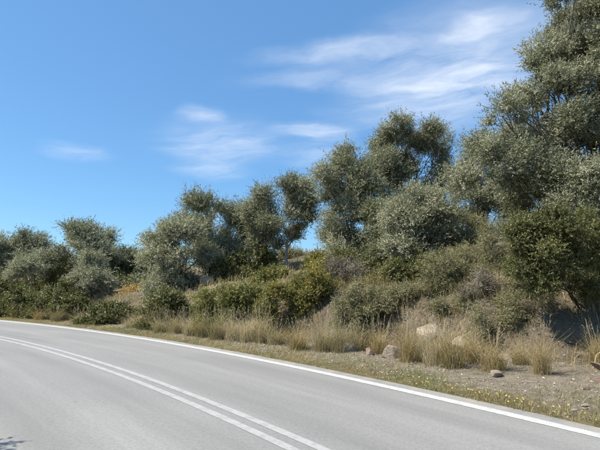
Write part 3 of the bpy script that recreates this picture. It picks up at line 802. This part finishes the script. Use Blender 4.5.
for a in [
    (450, 9.6, 1.05, 1.3, 'tall straw tuft just left of the pale rounded stone', 1),
    (434, 9.9, .9, 1.1, 'smaller straw tuft beside the tall one near the pale stone', 0),
    (409, 10.3, 1.15, 1.15, 'tall upright grass tuft immediately right of the tan boulder', 1),
    (492, 9.2, .8, 1.2, 'bushy grass tuft right behind the pale rounded stone', 1),
    (540, 8.7, .95, .8, 'narrow upright grass tuft standing alone on the gravel slope at right', 1),
    (520, 9.6, .6, .9, 'short grass tuft left of the narrow lone one, under the twiggy bush', 1),
    (598, 9.3, .8, 1.0, 'grass tuft cut by the right edge above the reddish slab', 1),
    (378, 11.4, .8, 1.1, 'greenish tuft directly behind the small reddish stone', 1),
    (340, 11.8, .95, 1.1, 'straw tuft left of the small reddish stone', 0),
    (322, 12.0, 1.0, 1.2, 'straw tuft under the right side of the tall yellow-green bush', 0),
    (298, 12.3, .8, 1.2, 'low dense tuft in front of the tall yellow-green bush', 1),
    (275, 13.2, .75, 1.1, 'straw tuft at the left foot of the tall yellow-green bush', 0),
    (262, 13.6, 1.1, 1.2, 'tall straw tuft between the bright green and the yellow-green bush', 0),
    (247, 13.9, 1.0, 1.3, 'thick straw tuft under the right half of the bright green bush', 0),
    (233, 14.2, .95, 1.2, 'straw tuft in front of the middle of the bright green bush', 0),
    (217, 14.5, 1.0, 1.2, 'straw tuft under the left half of the bright green bush', 0),
    (202, 15.2, .9, 1.2, 'straw tuft at the left foot of the bright green bush', 0),
    (190, 15.6, 1.0, 1.2, 'straw tuft between the dark bush and the bright green one', 0),
    (174, 16.2, .85, 1.2, 'straw tuft in front of the dark bush under the pale olive', 0),
    (160, 16.6, .8, 1.2, 'straw tuft left of the dark bush under the pale olive', 0),
    (145, 17.6, .75, 1.3, 'straw tuft right of the rounded bush at the bend', 0),
    (132, 18.2, .6, 1.3, 'low straw tuft touching the rounded bush at the bend', 0),
    (78, 20.2, .7, 1.4, 'straw tuft left of the rounded bush at the bend', 0),
    (56, 21.3, .75, 1.4, 'yellowish straw tuft below the dark bush at left', 0),
    (38, 22.0, .7, 1.4, 'straw tuft second from the left edge by the road', 1),
    (16, 23.0, .7, 1.4, 'straw tuft nearest the left edge by the road', 1),
    (425, 10.6, .8, 1.0, 'grass tuft against the earth bank, between tan boulder and tall tuft', 0),
    (472, 10.0, .7, 1.0, 'grass tuft on the earth bank below the sparse scrub', 1),
    (357, 11.9, .7, 1.0, 'short tuft just behind the reddish and tan stones', 0),
]:
    tuft(*a)


def place_scatter(n, s0, s1, d0, d1, rng, dens=None):
    s = rng.uniform(s0, s1, n); d = rng.uniform(d0, d1, n) if not callable(d1) else d0 + rng.random(n) * (d1(s) - d0)
    x, y = unpolar(d, s)
    if dens is not None:
        k = rng.random(n) < dens(x, y, d, s); x, y, d, s = x[k], y[k], d[k], s[k]
    return x, y, d, s, ground_z(x, y)


def stuff_blades(name, label, mat, n, s0, s1, d0, d1, hr, wr, seed, dens=None, lean=.5):
    rng = np.random.default_rng(seed)
    x, y, d, s, z = place_scatter(n, s0, s1, d0, d1, rng, dens)
    k = len(x); h = rng.uniform(*hr, k); 
    V, Fq = blades(np.stack([x, y, z - .012], 1), h, rng.uniform(*wr, k), np.abs(rng.normal(lean, .25, k)), rng)
    cl = np.clip(.5 + 1.0 * fbm(x, y, 1.1, 5, 3), 0, 1)
    o = link(name, mesh_np(name, V, Fq, {'leaf': np.repeat(rng.random(k), 2), 'clump': np.repeat(cl, 2)}), mat)
    tag(o, label, 'grass', kind='stuff')


patch = lambda x, y, d, s: np.clip(np.interp(s, [2, 10], [.5, .62]) + 1.6 * fbm(x, y, 1.1, 61, 4), 0, 1) * np.clip((1.9 - d) / .9, 0, 1) * np.clip((d - .2) / .15, 0, 1)
stuff_blades('verge_grass', 'short dry ochre grass on the verge beside the white line', 'verge_blade', 60000, -5, 34, .28, 1.9, (.025, .105), (.003, .009), 1, patch)
gpatch = lambda x, y, d, s: np.clip(2.4 * fbm(x, y, .9, 71, 3) + .12, 0, 1) * np.clip((2.0 - d) / .6, 0, 1)
stuff_blades('green_grass', 'patches of short green grass growing in the verge', 'green_blade', 26000, -5, 20, .35, 2.0, (.04, .14), (.003, .007), 2, gpatch)
thin = lambda x, y, d, s: np.clip(.25 + 1.6 * fbm(x, y, .7, 81, 4), 0, 1)
stuff_blades('gravel_grass', 'thin dry grass scattered over the gravel strip', 'verge_blade', 17000, -5, 12, 1.2, lambda s: d_base(s) + .6, (.02, .11), (.003, .008), 3, thin)
fringe = lambda x, y, d, s: np.clip(.55 + 1.4 * fbm(x, y, .7, 91, 4), 0, 1)
stuff_blades('bank_grass', 'straw-coloured dry grass fringe along the foot of the bank', 'straw', 46000, 5.0, 40, 1.75, 3.6, (.08, .40), (.005, .012), 4, fringe, .55)
face = lambda x, y, d, s: np.clip((d - d_base(s) + .4) / .4, 0, 1) * np.clip(.45 + 1.9 * fbm(x, y, .9, 121, 4), 0, 1)
stuff_blades('bank_face_grass', 'thin dry grass clinging to the earth bank at right', 'straw_green', 26000, -5, 8, 2.0, 6.5, (.08, .42), (.004, .010), 6, face, .5)
slope = lambda x, y, d, s: np.clip(.35 + 1.5 * fbm(x, y, .5, 101, 4), 0, 1)
stuff_blades('slope_grass', 'thin dry grass on the slope among bushes and trees', 'straw_green', 42000, -6, 40, 3.4, 18, (.12, .45), (.008, .02), 5, slope, .35)


def flowers():
    rng = np.random.default_rng(9)
    spots = [(x, y) for x, y in [at(p, 396, Y)[:2] for p, Y in [(414, 8.1), (425, 8.05), (440, 7.7), (457, 7.6), (463, 7.65), (505, 6.95), (515, 6.75), (386, 8.7), (380, 8.9), (490, 7.2), (560, 6.3), (600, 5.9), (360, 9.3)]]]
    C = []
    for x, y in spots:
        k = rng.integers(4, 12); C.append(np.stack([x + rng.normal(size=k) * .14, y + rng.normal(size=k) * .10], 1))
    C = np.concatenate(C); d, s = polar(C[:, 0], C[:, 1]); C = C[(d > .32) & (d < 1.7)]
    n = len(C); h = rng.uniform(.05, .16, n); z = ground_z(C[:, 0], C[:, 1])
    top = np.stack([C[:, 0], C[:, 1], z + h], 1)
    V, Fc, at_, off = [], [], [], 0
    for i in range(n):
        nv = nrm(np.array([rng.normal() * .5 - .3, rng.normal() * .5 - .4, 1.0])); a = nrm(np.cross(nv, [0, 1, .2])); b = np.cross(nv, a)
        r = rng.uniform(.007, .014)
        for q in range(7):
            w = 2 * np.pi * q / 7; dr = np.cos(w) * a + np.sin(w) * b; sd = -np.sin(w) * a + np.cos(w) * b
            V += [top[i], top[i] + dr * r * .6 + sd * r * .3, top[i] + dr * r + nv * r * .25, top[i] + dr * r * .6 - sd * r * .3]
            Fc.append([off, off + 1, off + 2, off + 3]); at_.append(rng.random()); off += 4
    pet = link('yellow_flowers', mesh_np('petals', np.array(V), np.array(Fc), {'leaf': at_}), 'yellow_petal')
    tag(pet, 'tiny yellow flowers in the verge beside the white line', 'flowers', kind='stuff')
    sv, sf = tubes([(np.stack([t - np.array([0, 0, hh + .01]), t]), np.array([.0022, .0018])) for t, hh in zip(top, h)], 3)
    st = link('flower_stalks', mesh_np('flower_stalks', sv, sf, {'leaf': np.full(len(sf), .4), 'clump': np.full(len(sf), .4)}), 'green_blade', pet); st['kind'] = 'stuff'


flowers()


# ------------------------------------------------------------------ stones
def stone_mesh(seed, sub=3, sharp=.35):
    import bmesh
    bm = bmesh.new(); bmesh.ops.create_icosphere(bm, subdivisions=sub, radius=1.0)
    rng = np.random.default_rng(seed)
    v = np.array([q.co[:] for q in bm.verts]); f = np.array([[w.index for w in q.verts] for q in bm.faces]); bm.free()
    for _ in range(13):                      # knock flat faces off a ball
        nv = nrm(rng.normal(size=3)); lim = rng.uniform(.45, .9); dd = v @ nv
        v = v - np.clip(dd - lim, 0, None)[:, None] * nv * .92
    v = v * (1 + sharp * .3 * fbm(v[:, 0] + v[:, 2] * .7, v[:, 1] - v[:, 2] * .6, 2.2, seed, 4)[:, None])
    return mesh_np('stone', v, f, smooth=False)


RG = 'stones at the foot of the bank'


def rock(px, Y, sx, sy, sz, label, mat, seed, rot=(0, 0, 0), sink=.3, lift=0.0, name='rock'):
    x, y = at(px, 345, Y)[:2]; z = gz(x, y)
    o = link(name, stone_mesh(seed), mat, loc=(x, y, z + sz * (1 - sink) * .55 + lift)); o.scale = (sx, sy, sz); o.rotation_euler = rot
    tag(o, label, 'rock', RG)


rock(391, 10.9, .33, .28, .26, 'large tan boulder at the foot of the bank', 'tan_rock', 1, (.1, .2, .5), sink=.7)
rock(370, 11.3, .19, .17, .16, 'small reddish stone left of the large tan boulder', 'red_rock', 2, (.2, .1, 1), sink=.7)
rock(351, 11.9, .30, .24, .18, 'low tan stone left of the small reddish one', 'tan_rock', 3, (0, .1, .2))
rock(338, 12.8, .26, .22, .30, 'pale grey stone up in the grass below the low bush', 'grey_rock', 4, (.1, 0, .7))
rock(494, 8.75, .15, .13, .10, 'pale rounded stone lying on the gravel', 'tan_rock', 5, (0, 0, .4), sink=.7)
rock(433, 11.6, .42, .36, .36, 'tan earth-coloured rock outcrop in the bank behind the grass', 'tan_rock', 6, (.1, .3, .3), sink=1.5)
rock(462, 11.0, .30, .26, .26, 'weathered tan rock in the bank below the sparse scrub', 'tan_rock', 7, (.2, .1, .9), sink=1.5)
rock(480, 10.4, .36, .28, .26, 'tan rock in the bank below the twiggy bush', 'tan_rock', 8, (.1, .1, .2), sink=1.4)
rock(506, 10.1, .26, .22, .20, 'tan rock right of the one below the twiggy bush', 'tan_rock', 9, (.3, .1, .2), sink=1.4)
rock(584, 7.55, .055, .05, .04, 'tiny red stone left of the reddish slab', 'red_rock', 10)
rock(581, 6.75, .07, .05, .035, 'small white stone nearest the road at right', 'grey_rock', 11, (0, 0, .4))
rock(571, 6.55, .05, .04, .03, 'tiny white stone left of the nearest small white one', 'grey_rock', 12)
rock(443, 9.55, .09, .07, .05, 'small whitish stone on gravel left of the pale rounded one', 'grey_rock', 13)
rock(603, 7.95, .26, .19, .055, 'reddish brown flat slab tilted up at the right edge', 'red_rock', 14, (.15, .52, .35), lift=.16, name='stone_slab')
rock(601, 7.9, .13, .12, .1, 'dark red stone propping up the slab at the right edge', 'red_rock', 15, (.1, .1, .3))
rock(155, 23.5, .5, .35, .42, 'tan eroded earth lump below the orange dried plants', 'tan_rock', 16, (.1, .2, .3))
rock(206, 21.0, .45, .3, .25, 'tan rock in the dark gap under the wide olive', 'tan_rock', 17, (.1, .1, .3))


def pebbles():
    rng = np.random.default_rng(21)
    x, y, d, s, z = place_scatter(56000, -5, 16, .42, lambda s: d_base(s) + 1.1, rng, lambda x, y, d, s: np.clip((d - .5) / .9, .1, 1) * np.clip(.5 + 1.2 * fbm(x, y, .9, 111, 3), .08, 1))
    n = len(x); r = .005 + .02 * rng.random(n) ** 7 + .009 * rng.random(n)
    o6 = np.array([[1, 0, 0], [-1, 0, 0], [0, 1, 0], [0, -1, 0], [0, 0, 1], [0, 0, -1]], float)
    f8 = np.array([[0, 2, 4], [2, 1, 4], [1, 3, 4], [3, 0, 4]])
    v = o6[None] * rng.uniform(.6, 1.3, (n, 6, 1)) + rng.normal(size=(n, 6, 3)) * .22
    v = v * r[:, None, None]; v[:, :, 2] *= .65
    a = rng.uniform(0, 6.28, n); ca, sa = np.cos(a)[:, None], np.sin(a)[:, None]
    v = np.stack([v[:, :, 0] * ca - v[:, :, 1] * sa, v[:, :, 0] * sa + v[:, :, 1] * ca, v[:, :, 2]], -1)
    v += np.stack([x, y, z + r * .25], 1)[:, None, :]
    o = link('gravel', mesh_np('gravel', v.reshape(-1, 3), (f8[None] + np.arange(n)[:, None, None] * 6).reshape(-1, 3), {'leaf': np.repeat(rng.random(n), 4)}), 'gravel_stone')
    tag(o, 'loose gravel on the strip between verge and bank', 'gravel', kind='stuff')


pebbles()
